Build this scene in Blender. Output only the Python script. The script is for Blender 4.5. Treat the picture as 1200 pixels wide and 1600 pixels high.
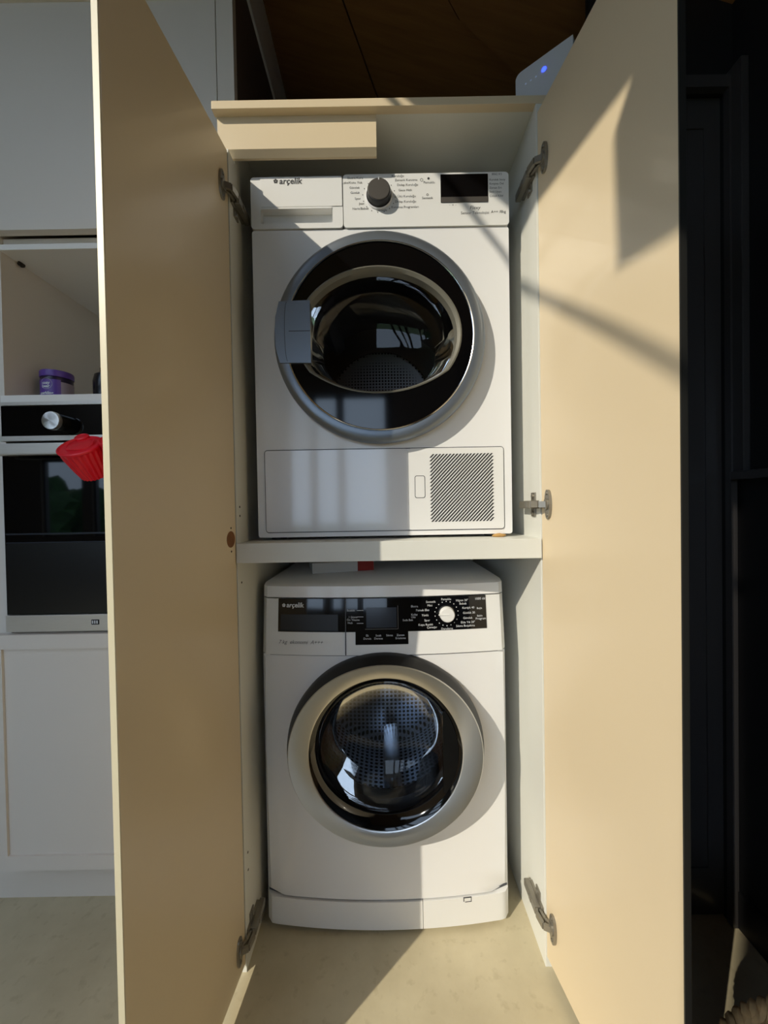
import bpy, bmesh, math, random
from mathutils import Vector, Matrix
from mathutils.geometry import tessellate_polygon
random.seed(4)
PI = math.pi
for o in list(bpy.data.objects): bpy.data.objects.remove(o)
SC = bpy.context.scene
COL = SC.collection

# ------------------------------------------------------------------ camera, world, sun, exposure
cd = bpy.data.cameras.new('camera'); cam = bpy.data.objects.new('camera', cd); COL.objects.link(cam)
cd.sensor_fit = 'HORIZONTAL'; cd.sensor_width = 36; cd.lens = 18.0; cd.clip_start = .02
p, r = math.radians(-.8), math.radians(1.0)
fwd = Vector((0, math.cos(p), math.sin(p))); up0 = Vector((0, -math.sin(p), math.cos(p))); rt0 = Vector((1, 0, 0))
rt = rt0*math.cos(r) - up0*math.sin(r); up = up0*math.cos(r) + rt0*math.sin(r)
M4 = Matrix((rt, up, -fwd)).transposed().to_4x4(); M4.translation = (0, 0, 1.03)
cam.matrix_world = M4
SC.camera = cam

wd = bpy.data.worlds.new('sky'); SC.world = wd; wd.use_nodes = True
bg = wd.node_tree.nodes['Background']; bg.inputs[0].default_value = (.60, .77, 1.0, 1); bg.inputs[1].default_value = 2.7
sd = bpy.data.lights.new('sun_offscreen', 'SUN'); sun = bpy.data.objects.new('sun_offscreen', sd); COL.objects.link(sun)
sd.energy = 3.2; sd.angle = math.radians(.55); sd.color = (1, .91, .74)
SUN_DIR = Vector((1.05, 1.0, -.88)).normalized()
sun.rotation_euler = SUN_DIR.to_track_quat('-Z', 'Y').to_euler()
SC.view_settings.view_transform = 'Standard'; SC.view_settings.look = 'None'
SC.view_settings.gamma = 1; SC.view_settings.use_curve_mapping = False
SC.view_settings.exposure = 0.10

# ------------------------------------------------------------------ materials
def srgb(r, g, b):
    f = lambda c: (c/255/12.92) if c/255 <= .04045 else ((c/255+.055)/1.055)**2.4
    return (f(r), f(g), f(b), 1)
MATS = {}
def mat(name, col, rough=.5, metal=0, coat=0, var=0, vscale=6, bump=0, bscale=40, spec=.5, stretch=(1, 1, 1), emit=0):
    m = bpy.data.materials.new(name); m.use_nodes = True; MATS[name] = m
    nt = m.node_tree; b = nt.nodes['Principled BSDF']
    b.inputs['Base Color'].default_value = col; b.inputs['Roughness'].default_value = rough
    b.inputs['Metallic'].default_value = metal; b.inputs['Coat Weight'].default_value = coat
    b.inputs['Coat Roughness'].default_value = .06; b.inputs['Specular IOR Level'].default_value = spec
    if emit: b.inputs['Emission Color'].default_value = col; b.inputs['Emission Strength'].default_value = emit
    tc = nt.nodes.new('ShaderNodeTexCoord'); mp = nt.nodes.new('ShaderNodeMapping')
    mp.inputs['Scale'].default_value = stretch; nt.links.new(tc.outputs['Object'], mp.inputs[0])
    if var:
        n = nt.nodes.new('ShaderNodeTexNoise'); n.inputs['Scale'].default_value = vscale; n.inputs['Detail'].default_value = 6
        nt.links.new(mp.outputs[0], n.inputs['Vector'])
        rp = nt.nodes.new('ShaderNodeValToRGB')
        c0 = tuple(c*(1-var) for c in col[:3])+(1,); c1 = tuple(min(1, c*(1+var)) for c in col[:3])+(1,)
        rp.color_ramp.elements[0].color = c0; rp.color_ramp.elements[1].color = c1
        rp.color_ramp.elements[0].position = .3; rp.color_ramp.elements[1].position = .7
        nt.links.new(n.outputs[0], rp.inputs[0]); nt.links.new(rp.outputs[0], b.inputs['Base Color'])
    if bump:
        n2 = nt.nodes.new('ShaderNodeTexNoise'); n2.inputs['Scale'].default_value = bscale; n2.inputs['Detail'].default_value = 5
        nt.links.new(mp.outputs[0], n2.inputs['Vector'])
        bp = nt.nodes.new('ShaderNodeBump'); bp.inputs['Strength'].default_value = bump; bp.inputs['Distance'].default_value = .004
        nt.links.new(n2.outputs[0], bp.inputs['Height']); nt.links.new(bp.outputs[0], b.inputs['Normal'])
    return m
mat('enamel', srgb(232, 232, 232), .32, coat=.35, var=.015, vscale=3)
mat('enamel_gloss', srgb(226, 226, 228), .12, coat=.8)
mat('plastic_white', srgb(228, 228, 226), .4, var=.015)
mat('groove', srgb(70, 72, 76), .6)
mat('ring_silver', srgb(132, 140, 150), .38, metal=.75)
mat('chrome', srgb(222, 222, 222), .19, metal=1)
def radial(name):
    nt = MATS[name].node_tree; b = nt.nodes['Principled BSDF']; t = nt.nodes.new('ShaderNodeTangent')
    t.direction_type = 'UV_MAP'
    t.direction_type = 'RADIAL'; t.axis = 'Y'
    b.inputs['Anisotropic'].default_value = .75; nt.links.new(t.outputs[0], b.inputs['Tangent'])
mat('spun_steel', srgb(222, 220, 216), .3, metal=1); radial('spun_steel')
mat('chrome_line', srgb(225, 225, 225), .12, metal=1)
mat('black_gloss', srgb(8, 8, 10), .06, coat=.3, spec=.45)
mat('black_display', srgb(9, 9, 11), .22)
mat('black_plastic', srgb(14, 14, 15), .45)
mat('screen_grey', srgb(44, 48, 56), .15)
mat('knob_grey', srgb(88, 84, 80), .42, metal=.3, bump=.05, bscale=300)
mat('ink', srgb(60, 60, 62), .7); mat('ink_light', srgb(110, 110, 112), .7); mat('ink_white', srgb(215, 218, 222), .6)
mat('window_rim', srgb(118, 116, 106), .42, metal=.3)
mat('drum_dark', srgb(140, 138, 140), .34, metal=.9)
mat('rubber', srgb(34, 34, 37), .55)
mat('cab_white', srgb(222, 222, 214), .5, var=.02, vscale=3)
mat('cab_beige', srgb(222, 204, 172), .34, var=.025, vscale=2.5, coat=.12)
mat('cab_edge', srgb(216, 206, 176), .4)
mat('door_outer_dark', srgb(40, 40, 38), .4)
mat('hinge_steel', srgb(150, 145, 134), .34, metal=.65)
mat('raw_wood', srgb(120, 78, 42), .8, var=.2, vscale=60)
mat('hole_dark', srgb(40, 34, 28), .9)
mat('kitchen', srgb(222, 214, 203), .42, var=.015, vscale=2)
mat('kitchen_edge', srgb(235, 232, 226), .4)
mat('steel', srgb(212, 206, 196), .36, metal=.75, var=.05, vscale=30, stretch=(1, 1, 40))
mat('oven_glass', srgb(5, 5, 7), .03, spec=.4)
mat('oven_dark', srgb(12, 11, 10), .25)
mat('red_silicone', srgb(232, 24, 46), .42, var=.04, vscale=20)
mat('purple', srgb(92, 62, 148), .35); mat('purple_dark', srgb(30, 16, 50), .3); mat('label_grey', srgb(158, 144, 156), .5)
mat('bottle_dark', srgb(24, 24, 28), .25)
mat('router_white', srgb(212, 216, 222), .35)
mat('led_blue', srgb(40, 60, 255), .3, emit=5); mat('led_white', srgb(190, 205, 235), .3, emit=.15)
mat('wall_dark', srgb(17, 17, 20), .55, var=.1, vscale=5)
mat('frame_dark', srgb(60, 58, 58), .3, coat=.2)
mat('wall_mid', srgb(150, 138, 122), .8, var=.03)
mat('wall_pale', srgb(205, 200, 190), .8, var=.02)
mat('side_taupe', srgb(96, 84, 78), .6, var=.04, vscale=8)
mat('trim_grey', srgb(238, 240, 242), .6)
mat('card_grey', srgb(205, 205, 202), .7); mat('card_red', srgb(150, 38, 28), .6)
mat('foam', srgb(190, 150, 90), .9)
mat('grass', srgb(70, 96, 52), .9, var=.3, vscale=2)
mat('hedge', srgb(48, 82, 40), .9, var=.5, vscale=9, bump=.6, bscale=14)
mat('straw', srgb(196, 156, 104), .8, var=.35, vscale=40)

def wood_mat(name, c0, c1, ang):
    m = bpy.data.materials.new(name); m.use_nodes = True; MATS[name] = m
    nt = m.node_tree; b = nt.nodes['Principled BSDF']; b.inputs['Roughness'].default_value = .5
    tc = nt.nodes.new('ShaderNodeTexCoord'); mp = nt.nodes.new('ShaderNodeMapping')
    mp.inputs['Rotation'].default_value = (0, 0, ang); mp.inputs['Scale'].default_value = (1, 12, 1)
    n = nt.nodes.new('ShaderNodeTexNoise'); n.inputs['Scale'].default_value = 5; n.inputs['Detail'].default_value = 8
    n.inputs['Distortion'].default_value = .6
    rp = nt.nodes.new('ShaderNodeValToRGB'); rp.color_ramp.elements[0].color = c0; rp.color_ramp.elements[1].color = c1
    rp.color_ramp.elements[0].position = .25; rp.color_ramp.elements[1].position = .75
    nt.links.new(tc.outputs['Object'], mp.inputs[0]); nt.links.new(mp.outputs[0], n.inputs['Vector'])
    nt.links.new(n.outputs[0], rp.inputs[0]); nt.links.new(rp.outputs[0], b.inputs['Base Color'])
for nm, an in (('wood_a', .5), ('wood_b', 1.2), ('wood_c', 0)): wood_mat(nm, srgb(124, 86, 48), srgb(150, 106, 60), an)

def floor_mat():
    m = bpy.data.materials.new('floor_stone'); m.use_nodes = True; MATS['floor_stone'] = m
    nt = m.node_tree; b = nt.nodes['Principled BSDF']; b.inputs['Roughness'].default_value = .48
    tc = nt.nodes.new('ShaderNodeTexCoord')
    n = nt.nodes.new('ShaderNodeTexNoise'); n.inputs['Scale'].default_value = 5; n.inputs['Detail'].default_value = 9; n.inputs['Roughness'].default_value = .62
    rp = nt.nodes.new('ShaderNodeValToRGB'); e = rp.color_ramp.elements
    e[0].color = srgb(184, 172, 142); e[0].position = .28; e[1].color = srgb(208, 197, 166); e[1].position = .7
    n3 = nt.nodes.new('ShaderNodeTexNoise'); n3.inputs['Scale'].default_value = 42; n3.inputs['Detail'].default_value = 4
    r3 = nt.nodes.new('ShaderNodeValToRGB'); r3.color_ramp.elements[0].position = .30; r3.color_ramp.elements[0].color = (.55, .5, .42, 1); r3.color_ramp.elements[1].position = .42
    mx = nt.nodes.new('ShaderNodeMix'); mx.data_type = 'RGBA'; mx.blend_type = 'MULTIPLY'; mx.inputs[0].default_value = .28
    nt.links.new(tc.outputs['Object'], n.inputs['Vector']); nt.links.new(tc.outputs['Object'], n3.inputs['Vector'])
    nt.links.new(n.outputs[0], rp.inputs[0]); nt.links.new(n3.outputs[0], r3.inputs[0])
    nt.links.new(rp.outputs[0], mx.inputs[6]); nt.links.new(r3.outputs[0], mx.inputs[7]); nt.links.new(mx.outputs[2], b.inputs['Base Color'])
    bp = nt.nodes.new('ShaderNodeBump'); bp.inputs['Strength'].default_value = .12; bp.inputs['Distance'].default_value = .003
    nt.links.new(n3.outputs[0], bp.inputs['Height']); nt.links.new(bp.outputs[0], b.inputs['Normal'])
floor_mat()

def glass_mat(name, tint, refl=1.0, rough=.02):
    m = bpy.data.materials.new(name); m.use_nodes = True; MATS[name] = m
    nt = m.node_tree; nt.nodes.clear()
    out = nt.nodes.new('ShaderNodeOutputMaterial'); t = nt.nodes.new('ShaderNodeBsdfTransparent'); t.inputs[0].default_value = tint
    g = nt.nodes.new('ShaderNodeBsdfGlossy'); g.inputs['Roughness'].default_value = rough
    fr = nt.nodes.new('ShaderNodeFresnel'); fr.inputs[0].default_value = 1.5
    mu = nt.nodes.new('ShaderNodeMath'); mu.operation = 'MULTIPLY'; mu.inputs[1].default_value = refl; mu.use_clamp = True
    mx = nt.nodes.new('ShaderNodeMixShader')
    nt.links.new(fr.outputs[0], mu.inputs[0]); nt.links.new(mu.outputs[0], mx.inputs[0]); nt.links.new(t.outputs[0], mx.inputs[1]); nt.links.new(g.outputs[0], mx.inputs[2])
    nt.links.new(mx.outputs[0], out.inputs[0])
glass_mat('glass_smoke', (.62, .62, .64, 1), .8)
glass_mat('glass_clear', (.88, .92, .97, 1), .8)

def perforated_mat(name, base, hole, scale, rough, polar=False):
    # punched steel: a grid of dark holes; polar = laid out round the drum (angle, depth)
    m = bpy.data.materials.new(name); m.use_nodes = True; MATS[name] = m
    nt = m.node_tree; b = nt.nodes['Principled BSDF']; b.inputs['Metallic'].default_value = .9; b.inputs['Roughness'].default_value = rough
    tc = nt.nodes.new('ShaderNodeTexCoord'); vo = nt.nodes.new('ShaderNodeTexVoronoi'); vo.inputs['Scale'].default_value = scale; vo.inputs['Randomness'].default_value = 0
    if polar:
        vo.voronoi_dimensions = '2D'; nt.links.new(tc.outputs['UV'], vo.inputs['Vector'])
    else:
        nt.links.new(tc.outputs['Object'], vo.inputs['Vector'])
    rp = nt.nodes.new('ShaderNodeValToRGB'); e = rp.color_ramp.elements
    e[0].color = hole; e[0].position = .26; e[1].color = base; e[1].position = .36
    nt.links.new(vo.outputs['Distance'], rp.inputs[0]); nt.links.new(rp.outputs[0], b.inputs['Base Color'])
    bp = nt.nodes.new('ShaderNodeBump'); bp.inputs['Strength'].default_value = .8; bp.inputs['Distance'].default_value = .004
    nt.links.new(rp.outputs[0], bp.inputs['Height']); nt.links.new(bp.outputs[0], b.inputs['Normal'])
perforated_mat('drum_back_perf', srgb(130, 128, 126), srgb(10, 10, 10), 92, .4)
perforated_mat('drum_steel_perf', srgb(205, 212, 222), srgb(14, 16, 22), 1, .25, polar=True)

# ------------------------------------------------------------------ mesh helpers (world coordinates unless said)
def new(): return bmesh.new()
def box(bm, x0, x1, y0, y1, z0, z1, bev=0, seg=2):
    mtx = Matrix.Translation(((x0+x1)/2, (y0+y1)/2, (z0+z1)/2)) @ Matrix.Diagonal((abs(x1-x0), abs(y1-y0), abs(z1-z0), 1))
    g = bmesh.ops.create_cube(bm, size=1, matrix=mtx)
    if bev:
        ed = list({e for v in g['verts'] for e in v.link_edges})
        bmesh.ops.bevel(bm, geom=ed, offset=bev, segments=seg, profile=.7, affect='EDGES', clamp_overlap=True)
    return bm
def lathe(bm, cx, cz, prof, seg=64, close=False, zs=None):
    """prof: (radius, y) pairs turned about the y axis through (cx, cz)"""
    rings = []
    for i, (rr, yy) in enumerate(prof):
        q = zs[i] if zs else 1
        if rr < 1e-6:
            rings.append([bm.verts.new((cx, yy, cz))]); continue
        rings.append([bm.verts.new((cx+rr*math.cos(2*PI*k/seg), yy, cz+q*rr*math.sin(2*PI*k/seg))) for k in range(seg)])
    for a, b in zip(rings, rings[1:]+([rings[0]] if close else [])):
        for k in range(seg):
            k2 = (k+1) % seg
            if len(a) == 1 and len(b) == 1: continue
            if len(a) == 1: bm.faces.new((a[0], b[k2], b[k]))
            elif len(b) == 1: bm.faces.new((a[k], a[k2], b[0]))
            else: bm.faces.new((a[k], a[k2], b[k2], b[k]))
    return bm
def tube(bm, pts, rad, seg=10, closed=False):
    pts = [Vector(q) for q in pts]; n = len(pts); rings = []
    prev = None
    for i, q in enumerate(pts):
        if closed: t = (pts[(i+1) % n]-pts[i-1]).normalized()
        else: t = (pts[min(i+1, n-1)]-pts[max(i-1, 0)]).normalized()
        a = prev if prev else (Vector((0, 0, 1)) if abs(t.z) < .9 else Vector((1, 0, 0)))
        u = t.cross(a).normalized(); v = t.cross(u).normalized(); prev = -v if not prev else prev
        rings.append([bm.verts.new(q+rad*(math.cos(2*PI*k/seg)*u+math.sin(2*PI*k/seg)*v)) for k in range(seg)])
    rng = range(n if closed else n-1)
    for i in rng:
        a, b = rings[i], rings[(i+1) % n]
        for k in range(seg): bm.faces.new((a[k], a[(k+1) % seg], b[(k+1) % seg], b[k]))
    if not closed:
        bm.faces.new(rings[0][::-1]); bm.faces.new(rings[-1])
    return bm
def plate(bm, loops, a0, a1, axis='y', fy=None):
    """flat plate: outer loop and hole loops of (u, v), extruded between a0 and a1 along axis; fy(u) adds bow"""
    def P(u, v, a):
        if axis == 'y': return (u, a+(fy(u, v) if fy else 0), v)
        if axis == 'z': return (u, v, a)
        return (a, u, v)
    vl = [[Vector((u, v, 0)) for u, v in lp] for lp in loops]
    tris = tessellate_polygon(vl)
    flat = [q for lp in loops for q in lp]
    V0 = [bm.verts.new(P(u, v, a0)) for u, v in flat]; V1 = [bm.verts.new(P(u, v, a1)) for u, v in flat]
    for t in tris:
        try:
            bm.faces.new([V0[i] for i in t]); bm.faces.new([V1[i] for i in reversed(t)])
        except ValueError: pass
    s = 0
    for lp in loops:
        n = len(lp)
        for i in range(n):
            j = (i+1) % n
            bm.faces.new((V0[s+i], V0[s+j], V1[s+j], V1[s+i]))
        s += n
    return bm
def rrect(x0, x1, z0, z1, rad, n=5):
    out = []
    for cx, cz, a in ((x1-rad, z1-rad, 0), (x0+rad, z1-rad, 90), (x0+rad, z0+rad, 180), (x1-rad, z0+rad, 270)):
        for k in range(n+1):
            t = math.radians(a+90*k/n); out.append((cx+rad*math.cos(t), cz+rad*math.sin(t)))
    return out
def circ(cx, cz, rad, n=64): return [(cx+rad*math.cos(2*PI*k/n), cz+rad*math.sin(2*PI*k/n)) for k in range(n)]
def top_origin(o):
    v = Vector((0, 0, 0))
    while o: v += Vector(o.location); o = o.parent
    return v
def part(name, bm, m, parent=None, smooth=False, label=None, local=False, kind=None):
    bmesh.ops.recalc_face_normals(bm, faces=bm.faces)
    if parent is not None and not local:
        off = top_origin(parent); bmesh.ops.translate(bm, verts=bm.verts, vec=-off)
    me = bpy.data.meshes.new(name); bm.to_mesh(me); bm.free()
    me.materials.append(MATS[m])
    if smooth:
        for pl in me.polygons: pl.use_smooth = True
        me.set_sharp_from_angle(angle=math.radians(35))
    o = bpy.data.objects.new(name, me); COL.objects.link(o)
    if parent is not None: o.parent = parent
    if label: o['label'] = label
    if kind: o['kind'] = kind
    return o
def thing(name, loc, label, cat, group=None):
    o = bpy.data.objects.new(name, None); COL.objects.link(o); o.location = loc; o.empty_display_size = .05
    o['label'] = label; o['category'] = cat
    if group: o['group'] = group
    return o
def tag(o, label, cat, group=None):
    o['label'] = label; o['category'] = cat
    if group: o['group'] = group
    return o
def struct(name, bm, m, smooth=False, label=None):
    o = part(name, bm, m, None, smooth); o['kind'] = 'structure'
    if label: o['label'] = label
    return o
def text_into(bm, s, x, y, z, size, align='LEFT', shear=0, bold=0, fy=None):
    """flat printed lettering facing -y"""
    c = bpy.data.curves.new('t', 'FONT'); c.body = s; c.size = size; c.align_x = align; c.shear = shear; c.offset = bold
    c.resolution_u = 2; c.fill_mode = 'FRONT'
    o = bpy.data.objects.new('t', c); COL.objects.link(o)
    dg = bpy.context.evaluated_depsgraph_get()
    me = bpy.data.meshes.new_from_object(o.evaluated_get(dg))
    n0 = len(bm.verts); bm.from_mesh(me); bm.verts.ensure_lookup_table()
    for v in bm.verts[n0:]:
        u, w = v.co.x+x, v.co.y+z
        v.co = (u, y+(fy(u, w) if fy else 0), w)
    bpy.data.objects.remove(o); bpy.data.curves.remove(c); bpy.data.meshes.remove(me)
    return bm
def flower(bm, x, y, z, s, fy=None):
    for k in range(5):
        a = 2*PI*k/5+PI/2
        cx, cz = x+s*.6*math.cos(a), z+s*.6*math.sin(a)
        plate(bm, [circ(cx, cz, s*.42, 10)], y, y+.0003, fy=fy)

# ------------------------------------------------------------------ room shell
def ceil_z(x): return 2.60-.32*(x+.355)
box_ = lambda *a, **k: box(new(), *a, **k)
struct('floor', box_(-5, .95, -2.7, 1.75, -.05, 0), 'floor_stone')
tag(part('ground', box_(-30, 25, -30, 30, -.4, -.30), 'grass'), 'green grass ground outside the windows', 'ground')['kind'] = 'stuff'
struct('wall_right', box_(.845, .95, -2.7, .93, 0, 2.62), 'wall_dark')
struct('wall_end', box_(.95, 1.05, .90, 1.75, 0, 2.62), 'wall_dark')
struct('wall_back', box_(-5, .95, 1.62, 1.75, 0, 3.4), 'wall_dark')
struct('wall_left', box_(-5.1, -5, -2.7, 1.75, 0, 2.62), 'wall_mid')
struct('wall_kitchen', box_(-5, -1.006, 1.031, 1.1, 0, 2.62), 'wall_pale')
# dark wall with a doorway beside the laundry cabinet
b = new(); plate(b, [[(.505, 0), (.53, 0), (.53, 2.0), (.826, 2.0), (.826, 0), (.95, 0), (.95, 2.2), (.505, 2.3)]], .925, .94)
struct('wall_far', b, 'wall_dark')
door1 = struct('door_1', box_(.526, .830, .9385, .975, .004, 2.004, bev=.003), 'frame_dark', label='dark panelled room door behind the open cupboard door')
b = new(); plate(b, [rrect(.58, .79, .12, 1.93, .002, 1), rrect(.585, .785, .125, 1.925, .002, 1)], .935, .940)
part('panel_moulding', b, 'frame_dark', door1)
b = new(); plate(b, [[(.505, 0), (.533, 0), (.533, 1.997), (.823, 1.997), (.823, 0), (.838, 0), (.838, 2.025), (.505, 2.025)]], .910, .926)
struct('trim_1', b, 'frame_dark')
b = new(); box(b, .828, .846, .885, .925, 1.09, 2.04, bev=.003)
struct('trim_2', b, 'frame_dark')
b = new(); box(b, .815, .846, -1.2, .905, 1.078, 1.098, bev=.003)
struct('trim_3', b, 'frame_dark')
struct('baseboard_right', box_(.835, .846, -2.5, .925, 0, .09, bev=.002), 'wall_dark')
# side of the raised bay above the laundry cabinet
struct('wall_bay', box_(-.375, -.352, .9805, 1.62, 0, 2.424), 'side_taupe')
struct('trim_4', box_(-.375, -.345, .9805, 1.62, 2.424, 2.602, bev=.002), 'trim_grey')
# sloping wooden ceiling of large veneer panels
def cpanel(name, pts, m, drop=0):
    b = new(); lo = [b.verts.new((x, y, ceil_z(x)-drop)) for x, y in pts]; hi = [b.verts.new((x, y, ceil_z(x)-drop+.03)) for x, y in pts]
    b.faces.new(lo[::-1]); b.faces.new(hi)
    n = len(pts)
    for i in range(n): b.faces.new((lo[i], lo[(i+1) % n], hi[(i+1) % n], hi[i]))
    return b
ceil = struct('ceiling', cpanel('c', [(-.36, .86), (1.0, .86), (1.0, 1.75), (-.36, 1.75)], 'wood_b', -.02), 'wood_b')
part('ceiling_panel', cpanel('c', [(-.36, .86), (-.215, .86), (.03, 1.46), (.12, 1.75), (-.36, 1.75)], 'wood_a'), 'wood_a', ceil)
part('ceiling_panel', cpanel('c', [(-.209, .86), (-.03, .86), (.235, 1.11), (.50, 1.225), (.85, 1.40), (.95, 1.75), (.126, 1.75), (.036, 1.46)], 'wood_b'), 'wood_b', ceil)
part('ceiling_panel', cpanel('c', [(-.02, .86), (.95, .86), (.95, 1.44), (.85, 1.392), (.50, 1.217), (.24, 1.104)], 'wood_c', .012), 'wood_c', ceil)
# flat roof over the kitchen with a skylight whose edges shade the sun
RZ = 2.60
outer = [(-5.1, -2.7), (1.0, -2.7), (1.0, .86), (-.376, .86), (-.376, 1.75), (-5.1, 1.75)]
hole = [(-1.28, .15), (-.772, .15), (-.757, -.104), (-.740, -.507), (-.837, -.536), (-1.057, -.752), (-1.064, -.90), (-2.72, -2.47),
        (-3.50, -2.52), (-3.55, -2.20), (-1.335, -.12)]
b = new(); plate(b, [outer, hole], RZ, RZ+.03, axis='z')
roof = struct('ceiling_flat', b, 'wood_a')
b = new(); tube(b, [(x, y, RZ+.015) for x, y in ((-.79, .20), (-.813, .03), (-.838, -.05), (-.905, -.234), (-1.005, -.442), (-1.177, -.843), (-1.287, -1.089), (-1.45, -1.42))], .0085, 8)
part('glazing_bar', b, 'frame_dark', roof)
struct('beam_front', box_(-.376, 1.0, .83, .865, 2.10, 2.75), 'wall_dark').location.z = .42
# window wall behind the viewer
wins = [(-4.04, -3.56, 1.66), (-3.44, -2.9, 1.66), (-2.8, -2.3, 1.66), (-2.2, -1.2, 2.3), (-1.08, -.82, 2.3), (-.78, -.50, 2.3), (-.46, .05, 2.3)]
b = new(); plate(b, [[(-5.1, 0), (.95, 0), (.95, 2.6), (-5.1, 2.6)]]+[[(x0, .74), (x1, .74), (x1, zt), (x0, zt)] for x0, x1, zt in wins], -2.7, -2.6)
struct('wall_front', b, 'wall_mid')
for i, (x0, x1, zt) in enumerate(wins):
    b = new(); plate(b, [[(x0-.01, .73), (x1+.01, .73), (x1+.01, zt+.01), (x0-.01, zt+.01)], [(x0+.025, .765), (x1-.025, .765), (x1-.025, zt-.03), (x0+.025, zt-.03)]], -2.68, -2.63)
    struct('window_%d' % (i+1), b, 'frame_dark')
b = new(); bmesh.ops.create_icosphere(b, subdivisions=4, radius=1)
for v in b.verts:
    n = .82+.22*math.sin(9*v.co.x+3*v.co.z)*math.sin(8*v.co.y+5*v.co.z)+random.uniform(-.06, .06)
    v.co = Vector((v.co.x*2.4*n-8.6, v.co.y*1.0*n-7.5, max(0, v.co.z*1.35*n+.9)-.3))
tag(part('hedge', b, 'hedge', None, True), 'green clipped hedge out in the garden', 'hedge')

# ------------------------------------------------------------------ laundry cupboard
FY = .84
cab = thing('laundry_cupboard', (0, 1.1, 0), 'tall beige two-door cupboard standing open around the stacked laundry machines', 'cupboard')
b = new(); plate(b, [[(FY, 0), (1.50, 0), (1.50, 1.8935), (.877, 1.8935), (.877, 1.808), (FY, 1.808)]], -.341, -.323, axis='x'); part('side_panel', b, 'cab_white', cab)
part('side_panel', box_(.342, .360, FY, 1.50, 0, 1.8935, bev=.001), 'cab_white', cab)
part('back_panel', box_(-.323, .342, 1.49, 1.50, 0, 1.8935), 'cab_white', cab)
part('end_filler', box_(.360, .455, .905, .923, 0, 1.8935), 'cab_white', cab)
part('top_panel', box_(-.356, .455, .857, 1.50, 1.8935, 1.9095, bev=.001), 'cab_white', cab)
part('top_edge_strip', box_(-.357, .455, FY-.001, .8575, 1.893, 1.910, bev=.001), 'cab_beige', cab)
b = new(); plate(b, [[(.857, 1.894), (.876, 1.894), (.876, 1.814), (.868, 1.812), (.857, 1.8225)]], -.352, -.0025, axis='x')
part('filler_strip', b, 'cab_beige', cab, label='short beige strip under the cupboard top')
part('shelf', box_(-.3230, .3420, .834, 1.48, .912, .955, bev=.0015), 'cab_white', cab, label='thick white shelf carrying the dryer')
DW = .336; DT = .0095
def cdoor(hx, ang, side, z0, z1):
    o = part('door', box_(0, DT*side, -DW, 0, z0, z1, bev=.0012), 'cab_beige', cab, local=True)
    o.location = (hx, .838-1.1, 0); o.rotation_euler = (0, 0, ang)
    return o
dl = cdoor(-.3245, -math.radians(5.4), -1, .022, 1.803)
dr = cdoor(.3445, math.radians(8.0), 1, .026, 1.872)
b = box_(-DT-.0005, -.0006, -DW-.0012, -DW+.001, .023, 1.802, bev=.0006); part('edge_band', b, 'cab_edge', dl, local=True)
b = box_(-.0002, DT+.0006, -DW-.0012, -DW+.001, .027, 1.871, bev=.0006); part('edge_band', b, 'door_outer_dark', dr, local=True, label='dark edge band')
b = box_(DT+.0001, DT+.0012, -DW, -.001, .026, 1.872); part('outer_face', b, 'door_outer_dark', dr, local=True)
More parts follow.
